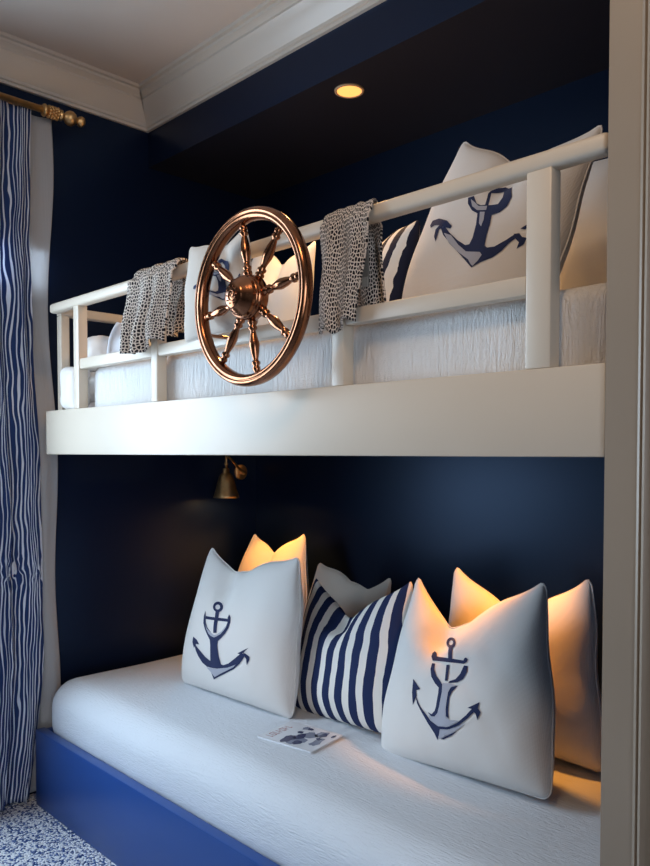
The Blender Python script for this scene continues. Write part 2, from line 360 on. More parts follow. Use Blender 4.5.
# ------------------------------------------------------------------ room
XL, XR, YB = -2.68, -.527, 2.20          # left wall, right end of the bunks, back wall
YH, ZS, ZC = 1.652, 2.374, 2.636         # header face, soffit, ceiling
bm = bmesh.new(); box(bm, -2.82, 1.7, -2.4, 2.34, -.06, 0)
struct(build('floor', bm, M_CARPET), 'floor with blue and white speckled carpet')
bm = bmesh.new(); box(bm, -2.82, 1.7, -2.4, 2.34, ZC, ZC+.06)
struct(build('ceiling', bm, M_CEIL), 'plain ceiling')
bm = bmesh.new(); box(bm, XL, XR, YB, YB+.1, 0, ZC)
struct(build('wall_back', bm, M_NAVY), 'dark navy wall behind the bunks')
bm = bmesh.new()                          # left wall with its window opening
WY0, WY1, WZ0, WZ1 = -.38, .88, .30, 2.30
for b in ((-2.4, WY0, 0, ZC), (WY1, 2.30, 0, ZC), (WY0, WY1, 0, WZ0), (WY0, WY1, WZ1, ZC)):
    box(bm, XL-.12, XL, *b)
struct(build('wall_left', bm, M_NAVY), 'dark navy wall with the window')
bm = bmesh.new()
for y in (WY0, WY1-.05, (WY0+WY1)/2-.02): box(bm, XL-.09, XL-.03, y, y+.05, WZ0, WZ1)
for z in (WZ0, WZ1-.05): box(bm, XL-.09, XL-.03, WY0, WY1, z, z+.05)
box(bm, XL, XL+.034, WY1, WY1+.085, WZ0-.06, WZ1+.06)  # out-of-view strip added to stop window light grazing the curtain lining
win = struct(build('window_1', bm, M_CREAM), 'white window frame with an added light-stop strip')
bm = bmesh.new(); box(bm, XR, XR+.065, 1.125, YB+.1, 0, ZC)
struct(build('wall_right', bm, M_NAVY), 'end wall of the bunk alcove')
bm = bmesh.new(); box(bm, XR+.065, 1.7, 1.125, 1.225, 0, ZC)
struct(build('wall_front', bm, M_WALLP), 'wall to the right of the bunks')
bm = bmesh.new(); box(bm, XL, XR, YH, YB, ZS, ZC)
struct(build('wall_header', bm, [M_NAVY, M_SOFFIT]), 'dark navy dropped header over the upper bunk')
o = bpy.data.objects['wall_header']
for p in o.data.polygons:
    if p.normal.z < -.9: p.material_index = 1

# crown moulding: one profile (out from the wall, down from the ceiling), mitred in the corner
CP = [(0, .125), (.012, .125), (.014, .116), (.020, .113), (.022, .104), (.030, .094), (.042, .078), (.054, .060), (.062, .046),
      (.068, .040), (.068, .032), (.078, .024), (.086, .020), (.088, .012), (.100, .010), (.102, 0)]
def crown(name, pts_fn, label):
    bm = bmesh.new(); rows = [[bm.verts.new(pts_fn(p, e)) for p in CP] for e in (0, 1)]
    for i in range(len(CP)-1): bm.faces.new((rows[0][i], rows[0][i+1], rows[1][i+1], rows[1][i]))
    bm.faces.new(rows[0]); bm.faces.new(rows[1][::-1])
    struct(build(name, bm, M_CROWN, angle=25), label)
crown('trim_1', lambda p, e: (XL+p[0], (-2.4 if e == 0 else YH-p[0]), ZC-p[1]), 'white crown moulding along the left wall')
crown('trim_2', lambda p, e: ((XL+p[0]) if e == 0 else XR, YH-p[0], ZC-p[1]), 'white crown moulding along the navy header')

# tall casing at the right end of the bunks
bm = bmesh.new()
pr = [(XR, 1.125), (XR, 1.121), (XR+.0015, 1.118), (XR+.051, 1.118), (XR+.053, 1.114), (XR+.057, 1.112), (XR+.060, 1.116),
      (XR+.062, 1.110), (XR+.067, 1.106), (XR+.072, 1.110), (XR+.074, 1.114), (XR+.077, 1.125)]
rows = [[bm.verts.new((x, y, z)) for x, y in pr] for z in (0, ZC)]
for i in range(len(pr)-1): bm.faces.new((rows[0][i], rows[0][i+1], rows[1][i+1], rows[1][i]))
bm.faces.new(rows[0]); bm.faces.new(rows[1][::-1])
struct(build('trim_3', bm, M_POST, angle=30), 'tall cream casing post at the right end of the bunks')

# ------------------------------------------------------------------ lower bunk
lb = empty('box_bed', (-1.56, 1.65, 0), 'glossy blue boxed base of the lower bunk standing on the carpet', 'bed base')
boxobj('front_panel', (-2.59, XR-.002, 1.125, 1.160, .0, .268), M_BLUE, lb, .004)
boxobj('end_panel', (-2.59, -2.56, 1.160, YB-.004, .0, .262), M_BLUE, lb, .003)
boxobj('platform', (-2.56, XR-.004, 1.160, YB-.004, .16, .20), M_DARK, lb)

def rounded_box(c, half, r, seg=(40, 20, 6), bulge=0.0, wob=0.004, sag=None, extra=4):
    """rounded block with pillowy faces"""
    bm = bmesh.new(); vd = {}
    def axis(h, n):
        inner = [-h + r + (2*h - 2*r)*i/n for i in range(n+1)]
        a = [(-h + r*(1 - math.cos(PI/2*k/extra))) for k in range(extra)]
        return a, inner
    def lst(h, n):
        k = [-h + r*(i/extra) for i in range(extra)]
        m = [-h + r + (2*h-2*r)*i/n for i in range(n+1)]
        return k + m + [-q for q in k[::-1]]
    L = [lst(half[i], seg[i]) for i in range(3)]
    def P(p):
        q = Vector([max(-half[i]+r, min(half[i]-r, p[i])) for i in range(3)])
        d = Vector(p) - q
        if d.length > 1e-9:
            m = max(abs(d.x), abs(d.y), abs(d.z)); d = d.normalized() * m
        v = q + d
        n = noise.noise(v*3.1 + Vector((c[0], 3, 1)))*wob
        k = Vector((v.x/half[0], v.y/half[1], v.z/half[2]))
        v.y += bulge*(1 - k.z**2)*(1 if k.y > 0 else -1)*abs(k.y)**3
        v.z += n + (sag(v) if sag else 0)
        v.y += noise.noise(v*4.0 + Vector((7, 3, 1)))*wob
        return v
    def V(p):
        key = tuple(round(x, 6) for x in p)
        if key not in vd: vd[key] = bm.verts.new(P(p))
        return vd[key]
    for ax in range(3):
        a, b = [i for i in range(3) if i != ax]
        for s in (-1, 1):
            for i in range(len(L[a])-1):
                for j in range(len(L[b])-1):
                    q = []
                    for (ii, jj) in ((i, j), (i+1, j), (i+1, j+1), (i, j+1)):
                        p = [0, 0, 0]; p[ax] = s*half[ax]; p[a] = L[a][ii]; p[b] = L[b][jj]; q.append(V(p))
                    try: bm.faces.new(q)
                    except ValueError: pass
    return bm
lm = rounded_box((-1.55, 1.68, .31), (1.030, .498, .118), .080, (90, 44, 4), bulge=.014, wob=.005)
o = build('mattress', lm, M_COVER_LOW, smooth=True); o.location = (-1.567, 1.672, .318)
tag(o, 'white crinkled coverlet mattress lying in the blue lower bunk', 'mattress', 'bunk mattresses')

# ------------------------------------------------------------------ upper bunk
ub = empty('bunk_bed', (-1.50, 1.65, 1.232), 'cream painted upper bunk with deep front board and open safety rail', 'bunk bed')
YF = 1.125
boxobj('front_board', (-2.475, XR-.002, YF, YF+.038, 1.232, 1.377), M_CREAM, ub, .003)
boxobj('end_board', (-2.475, -2.44, YF+.038, YB-.004, 1.234, 1.377), M_CREAM, ub, .003)
boxobj('platform', (-2.44, XR-.004, YF+.038, YB-.004, 1.236, 1.29), M_DARK, ub)
boxobj('top_rail', (-2.440, XR-.002, YF-.001, YF+.033, 1.698, 1.729), M_CREAM, ub, .009, 3)
for x0, x1 in ((-2.241, -1.822), (-1.79, -1.123), (-1.088, -.669)):
    boxobj('middle_rail', (x0, x1, YF+.003, YF+.033, 1.500, 1.533), M_CREAM, ub, .005)
for x0, w in ((-2.275, .034), (-1.822, .032), (-1.123, .035), (-.669, .046)):
    boxobj('post', (x0, x0+w, YF+.001, YF+.033, 1.377, 1.700), M_CREAM, ub, .003)
boxobj('end_rail', (-2.464, -2.430, YF+.034, YB-.004, 1.694, 1.726), M_CREAM, ub, .008, 3)
boxobj('end_post', (-2.463, -2.431, YF+.036, YF+.066, 1.377, 1.695), M_CREAM, ub, .003)

um = rounded_box((0, 0, 0), (.853, .507, .112), .035, (60, 26, 5), bulge=.003, wob=.003)
o = build('mattress', um, M_COVER_UP, smooth=True); o.location = (-1.389, 1.675, 1.403)
tag(o, 'upper mattress under a finely ribbed white coverlet behind the rail', 'mattress', 'bunk mattresses')

# ------------------------------------------------------------------ pillows
def normal_local(P, u, v):
    e = .004
    a = Vector(pillow_local(P, u+e, v)) - Vector(pillow_local(P, u-e, v))
    b = Vector(pillow_local(P, u, v+e)) - Vector(pillow_local(P, u, v-e))
    n = a.cross(b); n.normalize()
    return n if n.y < 0 else -n
def wrinkle(P, p, seed):
    v = Vector(p)
    return noise.noise(Vector((v.x*7+seed, v.z*7, seed*.7)))*.0075 + noise.noise(Vector((v.x*15+seed, v.z*8, seed)))*.0035 + abs(noise.noise(Vector((v.x*9+v.z*5+seed*3, v.z*4, seed))))*.005
def inside(pt, poly):
    c = False; n = len(poly)
    for i in range(n):
        (x1, y1), (x2, y2) = poly[i], poly[i-1]
        if (y1 > pt[1]) != (y2 > pt[1]) and pt[0] < (x2-x1)*(pt[1]-y1)/(y2-y1)+x1: c = not c
    return c
def print_mesh(P, seed, shapes, off, M, parent, mats):
    bm = bmesh.new()
    for mi, (polys, o_) in enumerate(shapes):
        for outer, hole in polys:
            def dense(L):
                r = []
                for i in range(len(L)):
                    a, b = L[i], L[(i+1) % len(L)]
                    n = max(1, int(math.hypot(a[0]-b[0], a[1]-b[1])/.03))
                    r += [(a[0]+(b[0]-a[0])*k/n, a[1]+(b[1]-a[1])*k/n) for k in range(n)]
                return r
            outer = dense(outer); pts = [Vector(p) for p in outer]; n0 = len(pts)
            edges = [(i, (i+1) % n0) for i in range(n0)]
            if hole:
                hole = dense(hole); k = len(pts); pts += [Vector(p) for p in hole]
                edges += [(k+i, k+(i+1) % len(hole)) for i in range(len(hole))]
            us = [p[0] for p in outer]; vs = [p[1] for p in outer]; st = .035
            x = min(us)
            while x < max(us):
                y = min(vs)
                while y < max(vs):
                    if inside((x, y), outer) and not (hole and inside((x, y), hole)): pts.append(Vector((x, y)))
                    y += st
                x += st
            vv, ee, ff, *_ = delaunay_2d_cdt(pts, edges, [], 0, 1e-5)
            bv = []
            for q in vv:
                u, v = max(-.985, min(.985, q.x)), max(-.985, min(.985, q.y))
                p = Vector(pillow_local(P, u, v)); p.y -= wrinkle(P, p, seed)*fade(u, v)
                bv.append(bm.verts.new(p + normal_local(P, u, v)*(off+o_)))
            for f in ff:
                c = sum((vv[i] for i in f), Vector((0, 0)))/len(f)
                if inside(c, outer) and not (hole and inside(c, hole)):
                    try:
                        fc = bm.faces.new([bv[i] for i in f]); fc.material_index = mi; fc.smooth = True
                    except ValueError: pass
    for f in bm.faces:
        f.normal_update()
        if f.normal.y > 0: f.normal_flip()
    me = bpy.data.meshes.new('anchor_print'); bm.to_mesh(me); bm.free()
    return link('anchor_print', me, mats, parent, True)
def fade(u, v): return (1-abs(u)**4)*(1-abs(v)**4)
def pillow(key, name, mat_, label, group, anchor=None, N=56, piping=True, seed=1.0, cat='pillow', am=None):
    P = PILLOWS[key]
    root = empty(name, (P[0], P[1], P[10]), label, cat, group)
    yaw, lean, roll = [math.radians(a) for a in P[2:5]]
    root.rotation_mode = 'QUATERNION'
    M = Matrix.Rotation(yaw, 3, 'Z') @ Matrix.Rotation(-lean, 3, 'X') @ Matrix.Rotation(roll, 3, 'Y')
    root.rotation_quaternion = M.to_quaternion()
    bm = bmesh.new(); uvl = bm.loops.layers.uv.new('UVMap')
    def par(i):
        t = -1 + 2*i/N
        return math.sin(t*PI/2)*.35 + t*.65
    grid = {}; uvs = {}
    for s in (-1, 1):
        for i in range(N+1):
            for j in range(N+1):
                u, v = par(i), par(j)
                edge = i in (0, N) or j in (0, N)
                if edge and s == 1: grid[(s, i, j)] = grid[(-1, i, j)]; continue
                p = Vector(pillow_local(P, u, v, s))
                p.y += s*wrinkle(P, p, seed if s < 0 else seed+9)*fade(u, v)
                vt = bm.verts.new(p); grid[(s, i, j)] = vt; uvs[vt] = ((u+1)/2, (v+1)/2)
    for s in (-1, 1):
        for i in range(N):
            for j in range(N):
                q = [grid[(s, i, j)], grid[(s, i+1, j)], grid[(s, i+1, j+1)], grid[(s, i, j+1)]]
                f = bm.faces.new(q if s < 0 else q[::-1])
                for lp in f.loops: lp[uvl].uv = uvs[lp.vert]
    build('cover', bm, mat_, root, smooth=True)
    if piping:
        pts = []
        K = 40
        for a in range(K): pts.append(pillow_local(P, -1+2*a/K, -1))
        for a in range(K): pts.append(pillow_local(P, 1, -1+2*a/K))
        for a in range(K): pts.append(pillow_local(P, 1-2*a/K, 1))
        for a in range(K): pts.append(pillow_local(P, -1, 1-2*a/K))
        bm = bmesh.new(); tube(bm, pts, .0021, 6, closed=True)
        build('piping', bm, mat_, root, smooth=True)
    if anchor:
        navy, grey = anchor
        print_mesh(P, seed, [(navy, 0.0), ([(g, None) for g in grey], .0009)], .0016, None, root, am or [M_PRINT, M_PRINTG])
    return root
def shift(a, f, skip=0):
    n, g = a
    g2 = lambda L: [f(*p) for p in L] if L else None
    return ([(g2(o), g2(h)) for o, h in n], [g2(x) for x in g])
GL, GU = 'throw pillows on the lower bunk', 'throw pillows on the upper bunk'
pillow('A', 'anchor_pillow', M_LINEN, 'white anchor-print pillow at the left of the lower bunk, left of the striped one', GL, ANCHORS['A'], seed=1.3)
pillow('B', 'anchor_pillow', M_LINEN, 'large white anchor-print pillow right of the striped one on the lower bunk', GL, ANCHORS['B'], seed=4.1)
pillow('C', 'striped_pillow', M_STRIPE, 'navy and white vertically striped pillow standing between two anchor pillows', GL, piping=False, seed=2.2)
pillow('D', 'plain_pillow', M_LINEN, 'plain pillow at the back, two lamp-lit corners showing above the left anchor pillow', GL, seed=5.5)
pillow('F', 'plain_pillow', M_LINENB, 'plain greyish beige pillow tucked behind the lower striped pillow', GL, seed=6.7)
pillow('G', 'plain_pillow', M_LINEN, 'plain white pillow behind the right-hand lower anchor pillow, beside the casing post', GL, seed=8.2)
pillow('P', 'anchor_pillow', M_LINEN, 'large anchor-print pillow on the upper bunk beside the widest rail post', GU, ANCHORS['P'], seed=3.3, am=[M_PRINT, M_PRINTG])
pillow('S', 'striped_pillow', M_STRIPE2, 'dark striped pillow on the upper bunk right of a speckled throw', GU, piping=False, seed=7.4)
pillow('R', 'anchor_pillow', M_LINENB, 'small anchor-print pillow tucked at the upper rail, seen through the left of the ship wheel', GU,
       shift(ANCHORS['P'], lambda u, v: (u*.95 + .12, v*1.0 + .05)), seed=2.9)
pillow('T', 'plain_pillow', M_LINEN, 'plain warm-lit pillow on the upper bunk behind the ship wheel', GU, seed=9.1)
pillow('Q', 'plain_pillow', M_LINEN, 'shaded plain pillow at the right end of the upper bunk against the casing post', GU, seed=6.1)
pillow('U', 'small_pillow', M_COOL, 'small bluish white pillow left of the left speckled throw on the upper bunk', GU, seed=4.9)

# folded blanket at the foot of the upper bunk
bk = empty('folded_blanket', (-2.335, 1.32, 1.29), 'rumpled white folded blanket at the left foot of the upper bunk', 'blanket')
def lump(c, half, r, wob, seed):
    bm = rounded_box((seed, 0, 0), half, r, (14, 14, 8), bulge=.004, wob=wob, extra=5)
    for v in bm.verts:
        n = noise.noise(v.co*16 + Vector((seed, 2, 5))) + .5*noise.noise(v.co*34 + Vector((seed, 7, 5)))
        v.co += v.co.normalized()*n*.010
        v.co += Vector(c)
    return bm
build('fold', lump((.0, .0, .062), (.078, .145, .055), .045, .008, 8.0), M_COOL, bk, smooth=True)
build('fold', lump((.003, .0, .165), (.076, .140, .052), .045, .008, 5.0), M_LINEN, bk, smooth=True)
build('fold', lump((-.012, -.153, .155), (.062, .030, .070), .028, .006, 11.0), M_LINEN, bk, smooth=True)
build('roll', lump((.008, .0, .275), (.070, .125, .062), .058, .008, 3.0), M_LINEN, bk, smooth=True)

# ------------------------------------------------------------------ ship's wheel on the rail
WC = Vector((WHX, WHY, WHZ)); RO = .192
wh = empty('ship_wheel', WC, "polished copper ship's wheel mounted on the front of the upper rail", 'ship wheel')
FR = Matrix(((1, 0, 0, 0), (0, 0, -1, 0), (0, 1, 0, 0), (0, 0, 0, 1)))     # local z looks out of the wheel (-y)
bm = bmesh.new(); n = 96
rp = []
for r, y in ((RO, .004), (RO-.002, .010), (RO-.006, .0145), (RO-.011, .016), (RO-.0125, .0135), (RO-.0145, .0135), (RO-.016, .0155), (RO-.021, .014),
             (RO-.025, .010), (RO-.027, .004), (RO-.027, -.006), (RO-.024, -.012), (RO-.016, -.0155), (RO-.008, -.014), (RO-.002, -.008)):
    rp.append((r, y))
rings = []
for r, y in rp: rings.append([bm.verts.new((r*math.cos(2*PI*i/n), -y, r*math.sin(2*PI*i/n))) for i in range(n)])
for k in range(len(rings)):
    a, b = rings[k], rings[(k+1) % len(rings)]
    for i in range(n): bm.faces.new((a[i], a[(i+1) % n], b[(i+1) % n], b[i]))
build('rim', bm, M_COPPER, wh, smooth=True)
bm = bmesh.new()
lathe(bm, [(.001, -.014), (.046, -.014), (.049, -.010), (.049, .008), (.046, .012), (.047, .016), (.0455, .019), (.0445, .0195), (.0435, .026), (.042, .0265), (.0395, .032), (.038, .0325), (.0355, .038), (.034, .0385),
           (.0315, .043), (.030, .0435), (.028, .047), (.0245, .0495), (.001, .0505)], FR, 48)
hub = build('hub', bm, M_COPPER, wh, angle=50)
bm = bmesh.new()                          # raised scroll on the hub cap
sp = [(.0035*math.cos(a)*(a/3.0), -.0512, .0035*math.sin(a)*(a/3.0)) for a in [.6+.35*i for i in range(36)]]
tube(bm, sp, .0011, 6)
for a in range(10):
    t = 2*PI*a/10; sphere(bm, (.0185*math.cos(t), -.0508, .0185*math.sin(t)), .0016, 8)
build('emblem', bm, M_COPPER, hub, smooth=True)
SPK = [(.0068, 0), (.0068, .008), (.0092, .011), (.0092, .016), (.006, .019), (.0088, .024), (.0088, .028), (.0052, .032), (.0062, .040), (.0098, .058), (.0102, .066),
       (.0085, .082), (.0058, .096), (.0052, .100), (.0086, .104), (.0086, .108), (.0056, .112), (.0078, .117), (.0078, .121), (.005, .126), (.005, .136)]
for k in range(8):
    a = math.radians(8 + 45*k)
    d = Vector((math.cos(a), 0, math.sin(a)))
    s = Vector((0, -1, 0)); q = d.cross(s)
    M = Matrix((s, q, d)).transposed().to_4x4(); M.translation = d*.042
    bm = bmesh.new(); lathe(bm, [(r*1.12, h*.96) for r, h in SPK], M, 16)
    build('spoke', bm, M_COPPER, wh, smooth=True)
for deg, yb in ((200, YF+.0035),):       # stand-offs that fix the rim to the rails
    a = math.radians(deg); p = Vector(((RO-.013)*math.cos(a), 0, (RO-.013)*math.sin(a)))
    bm = bmesh.new(); tube(bm, [p + Vector((0, .012, 0)), p + Vector((0, yb-WHY, 0))], .0045, 10)
    tube(bm, [p + Vector((0, yb-.004-WHY, 0)), p + Vector((0, yb-WHY, 0))], .007, 14)
    build('bracket', bm, M_COPPER, wh, angle=40)

# ------------------------------------------------------------------ speckled throws over the rail
def throw(name, label, x_top, x_bot, z_front, x_topb, x_botb, z_back, seed, nf=3.0, amp=.010, front_y=1.108, skew=0.0):
    root = empty(name, ((x_top[0]+x_top[1])/2, 1.147, 1.73), label, 'throw', 'speckled throws hanging on the rail')
    ox, oy, oz = root.location
    path = []                              # (y, z, front weight)
    zt = 1.737
    for i in range(26):
        f = i/25; path.append((front_y, z_front + (1.712-z_front)*f, 1-f, 0))
    for i in range(1, 9):
        a = PI*i/9; path.append((1.144 - (1.144-front_y)*math.cos(a), 1.712 + .027*math.sin(a), 0, 0))
    for i in range(22):
        f = i/21; path.append((1.182, 1.712 + (z_back-1.712)*f, 0, f))
    NS = 56; bm = bmesh.new(); uvl = bm.loops.layers.uv.new('UVMap'); g = []; uvs = {}
    L = 0; last = None
    for (y, z, wf, wb) in path:
        if last: L += math.hypot(y-last[0], z-last[1])
        last = (y, z); row = []
        for i in range(NS+1):
            s = i/NS
            xa = x_top[0] + (x_top[1]-x_top[0])*s; xb = x_bot[0] + (x_bot[1]-x_bot[0])*s
            ya = x_topb[0] + (x_topb[1]-x_topb[0])*s; yb = x_botb[0] + (x_botb[1]-x_botb[0])*s
            if wb > 0: x = ya + (yb-ya)*wb
            elif wf > 0: x = xa + (xb-xa)*sst(0, 1, wf)
            else:
                k = (y - front_y)/(1.182-front_y); x = xa + (ya-xa)*k
            ph = 2*PI*(nf*s) + seed + 1.6*noise.noise(Vector((s*2.2, z*5, seed)))
            fold = math.sin(ph)*amp*(.35 + .65*max(wf, wb)) + noise.noise(Vector((s*5+seed, z*13, 2)))*.006
            sgn = -1 if wb <= 0 else 1
            yy = y + sgn*abs(fold + amp*.9)*(1 if (wf > 0 or wb > 0) else .0)
            zz = z + (0 if (wf > 0 or wb > 0) else abs(fold)*.9)
            zz += noise.noise(Vector((s*3.3+seed, 4, seed)))*.022*max(wf, wb)**2 + skew*(s-.5)*max(wf, 0)
            x += noise.noise(Vector((s*2, z*9, seed+5)))*.008
            vt = bm.verts.new((x-ox, yy-oy, zz-oz)); row.append(vt)
            uvs[vt] = (s*.26, L)
        g.append(row)
    for a, b in zip(g, g[1:]):
        for i in range(NS):
            f = bm.faces.new((a[i], a[i+1], b[i+1], b[i]))
            for lp in f.loops: lp[uvl].uv = uvs[lp.vert]
    o = build('cloth', bm, M_LEO, root, smooth=True)
    m = o.modifiers.new('Solidify', 'SOLIDIFY'); m.thickness = .005; m.offset = 1
    return root
t1 = throw('speckled_throw', 'black and beige speckled throw over the rail left of the ship wheel', (-1.872, -1.668), (-1.905, -1.722), 1.518, (-1.85, -1.69), (-1.88, -1.735), 1.570, 1.7, 2.6, .013, skew=.03)
t2 = throw('speckled_throw', 'black and beige speckled throw over the rail right of the ship wheel', (-1.126, -.995), (-1.140, -1.040), 1.492, (-1.135, -1.035), (-1.13, -1.025), 1.535, 4.4, 2.0, .011, skew=.02)
bm = bmesh.new(); box(bm, -.012, .006, .018, .021, -.150, -.075, .001); o = build('care_label', bm, M_LABEL, t2)
bm = bmesh.new(); box(bm, -.011, .005, .0165, .019, -.150, -.130, .0005); build('pale_tab', bm, M_LABEL2, o)

# ------------------------------------------------------------------ curtain and rod
ROD_X, ROD_Z = -2.60, 2.432
rod = empty('curtain_rod', (ROD_X, -.2, ROD_Z), 'brass curtain rod with turned finial below the crown moulding', 'curtain rod')
bm = bmesh.new(); tube(bm, [(0, -1.2, 0), (0, 1.39, 0)], .0115, 16); build('pole', bm, M_BRASS, rod, smooth=True)
def finial(y, sgn):
    bm = bmesh.new()
    MR = Matrix(((1, 0, 0, 0), (0, 0, sgn, 0), (0, 1, 0, 0), (0, 0, 0, 1)))
    MR.translation = (0, y, 0)
    lathe(bm, [(.0135, -.01), (.020, -.006), (.022, .0), (.018, .006), (.014, .010), (.014, .052), (.019, .056), (.019, .062), (.011, .067), (.011, .072), (.020, .079), (.0255, .090),
               (.0255, .100), (.020, .110), (.011, .117), (.010, .122), (.016, .127), (.0195, .135), (.0165, .144), (.008, .149), (.001, .150)], MR, 24)
    for k in range(4):
        for i in range(9):
            a = 2*PI*(i + .5*(k % 2))/9
            sphere(bm, (.0165*math.cos(a), y+sgn*(.016+.010*k), .0165*math.sin(a)), .0062, 8)
    build('finial', bm, M_BRASS, rod, smooth=True)
finial(1.39, 1); finial(-1.2, -1)
for y in (1.30, -1.1):
    bm = bmesh.new(); lathe(bm, [(.001, -.079), (.022, -.079), (.022, -.074), (.007, -.070), (.007, 0)], Matrix(((0, 0, 1, 0), (1, 0, 0, y), (0, 1, 0, 0), (0, 0, 0, 1))), 16)
    build('bracket', bm, M_BRASS, rod, angle=40)

cu = empty('curtain', (-2.62, .95, 0), 'navy and white striped floor-length curtain hanging from the brass rod', 'curtain')
def sheet(name, y0, y1, zt, zb, mat_, fn, NY=150, NZ=110, th=.003):
    bm = bmesh.new(); uvl = bm.loops.layers.uv.new('UVMap'); g = []; uvs = {}
    for j in range(NZ+1):
        w = j/NZ; row = []
        for i in range(NY+1):
            s = i/NY
            x, y, z, uu = fn(s, w, y0, y1, zt, zb)
            vt = bm.verts.new((x+2.62, y-.95, z)); row.append(vt); uvs[vt] = (uu, w)
        g.append(row)
    for a, b in zip(g, g[1:]):
        for i in range(NY):
            f = bm.faces.new((a[i], a[i+1], b[i+1], b[i]))
            for lp in f.loops: lp[uvl].uv = uvs[lp.vert]
    o = build(name, bm, mat_, cu, smooth=True)
    m = o.modifiers.new('Solidify', 'SOLIDIFY'); m.thickness = th
    return o
def right_edge(z):
    # where the striped cloth ends towards the bunk, by height
    k = [(0, 1.115), (.25, 1.150), (.5, 1.172), (.85, 1.172), (1.2, 1.170), (1.6, 1.150), (2.0, 1.140), (2.44, 1.150)]
    for (a, ya), (b, yb) in zip(k, k[1:]):
        if a <= z <= b: return ya + (yb-ya)*(z-a)/(b-a)
    return k[-1][1]
def striped(s, w, y0, y1, zt, zb):
    z = zt + (zb-zt)*w
    ye = right_edge(z)
    pinch = math.exp(-((z-.82)/.055)**2)
    y = y0 + (ye-y0)*s
    ph = 2*PI*3.6*s + 2.0*noise.noise(Vector((s*3, z*.9, 1)))
    amp = .020*(.55 + .45*sst(0, .25, w))*(1-.45*pinch)
    lim = 1 - .75*sst(1.07, 1.15, y)
    x = -2.618 + (amp*math.sin(ph) + .006*noise.noise(Vector((s*14, z*2.2, 4))))*lim
    x += pinch*.022*noise.noise(Vector((y*55, z*48, 2)))*lim
    y += .010*math.cos(ph)*lim + .008*noise.noise(Vector((s*9, z*3, 8)))
    if y > 1.10: x = min(x, -2.605)
    u = (s + .012*math.sin(ph*1.0) + .03*pinch*noise.noise(Vector((s*30, z*40, 3)))) + .012*noise.noise(Vector((s*6, z*1.5, 9)))
    return x, y, z, u*.86
ZTOP = ROD_Z-.004
sheet('striped_panel', .84, 1.15, ZTOP, .012, M_CURTAIN, striped, 220, 130)
def lining(s, w, y0, y1, zt, zb):
    z = zt + (zb-zt)*w
    ye = 1.232 + .018*math.sin(z*2.1+.3)*(.3+.7*w) + .012*math.sin(z*6.3) - .02*sst(.6, 0, z)
    ys = right_edge(z) - .06
    y = ys + (ye-ys)*s
    x = -2.645 + .006*math.sin(s*9+z*2.2) + .004*noise.noise(Vector((s*4, z*3, 1)))
    return x, y, z, s
o = sheet('lining', 1.0, 1.22, ZTOP-.004, .02, M_LINING, lining, 30, 90)
o['label'] = 'oatmeal lining along the curtain edge'
bm = bmesh.new(); box(bm, -.036+.0, -.026, .0, .245, ZTOP-.075, ZTOP-.07); bm.free()

# ------------------------------------------------------------------ lamps
def downlight(x, y, label):
    r = empty('recessed_downlight', (x, y, ZS), label, 'ceiling light', 'recessed lights in the bunk soffit')
    bm = bmesh.new(); lathe(bm, [(.038, -.001), (.040, -.005), (.046, -.004), (.047, 0), (.038, 0)], Matrix(), 40, caps=False); build('trim_ring', bm, M_RING, r, smooth=True)
    bm = bmesh.new(); lathe(bm, [(.001, -.003), (.039, -.003)], Matrix(), 40, caps=False); build('lens', bm, M_LENS, r, smooth=True)
    return r
downlight(-1.668, 1.752, 'small round warm downlight glowing in the dark soffit above the bunk')
def sconce(wx, sgn, y, z, label, drop=.0):
    r = empty('wall_sconce', (wx, y, z), label, 'wall lamp', 'reading lamps under the upper bunk')
    RX = Matrix(((0, 0, sgn, 0), (0, 1, 0, 0), (1, 0, 0, 0), (0, 0, 0, 1)))
    bm = bmesh.new(); lathe(bm, [(.001, 0), (.034, 0), (.034, .006), (.029, .011), (.012, .013), (.010, .022), (.001, .024)], RX, 32); build('wall_plate', bm, M_BRASS, r, angle=45)
    hx, hy = .122*sgn, -.172
    top = Vector((hx, hy, .022))
    bm = bmesh.new(); tube(bm, [(.018*sgn, 0, 0), (.04*sgn, -.006, 0), (.075*sgn, -.06, .012), (.105*sgn, -.125, .052), (.116*sgn, -.155, .070), (hx, hy, .072), (hx, hy, .060), (hx, hy, .020)], .005, 10)
    sphere(bm, (.028*sgn, -.002, 0), .011, 12); sphere(bm, (hx, hy, .040), .0085, 12)
    build('arm', bm, M_BRASS, r, smooth=True)
    bm = bmesh.new()
    outer = [(.009, .022), (.013, .020), (.014, .004), (.020, -.001), (.027, -.008), (.033, -.022), (.039, -.045), (.045, -.070), (.052, -.092), (.055, -.102)]
    prof = outer + [(a-.0018, b) for a, b in outer[::-1]]
    lathe(bm, prof, Matrix.Translation((hx, hy, 0)), 40, caps=True)
    sh = build('shade', bm, M_BRASS, r, smooth=True)
    bm = bmesh.new(); sphere(bm, (hx, hy, -.062), .017, 14); build('bulb', bm, M_BULB, sh, smooth=True)
    return r, Vector((wx+hx, y+hy, z-.078))
_, S1 = sconce(XL, 1, 2.112, 1.150, 'brass bell-shaped reading lamp on the navy wall below the upper bunk')

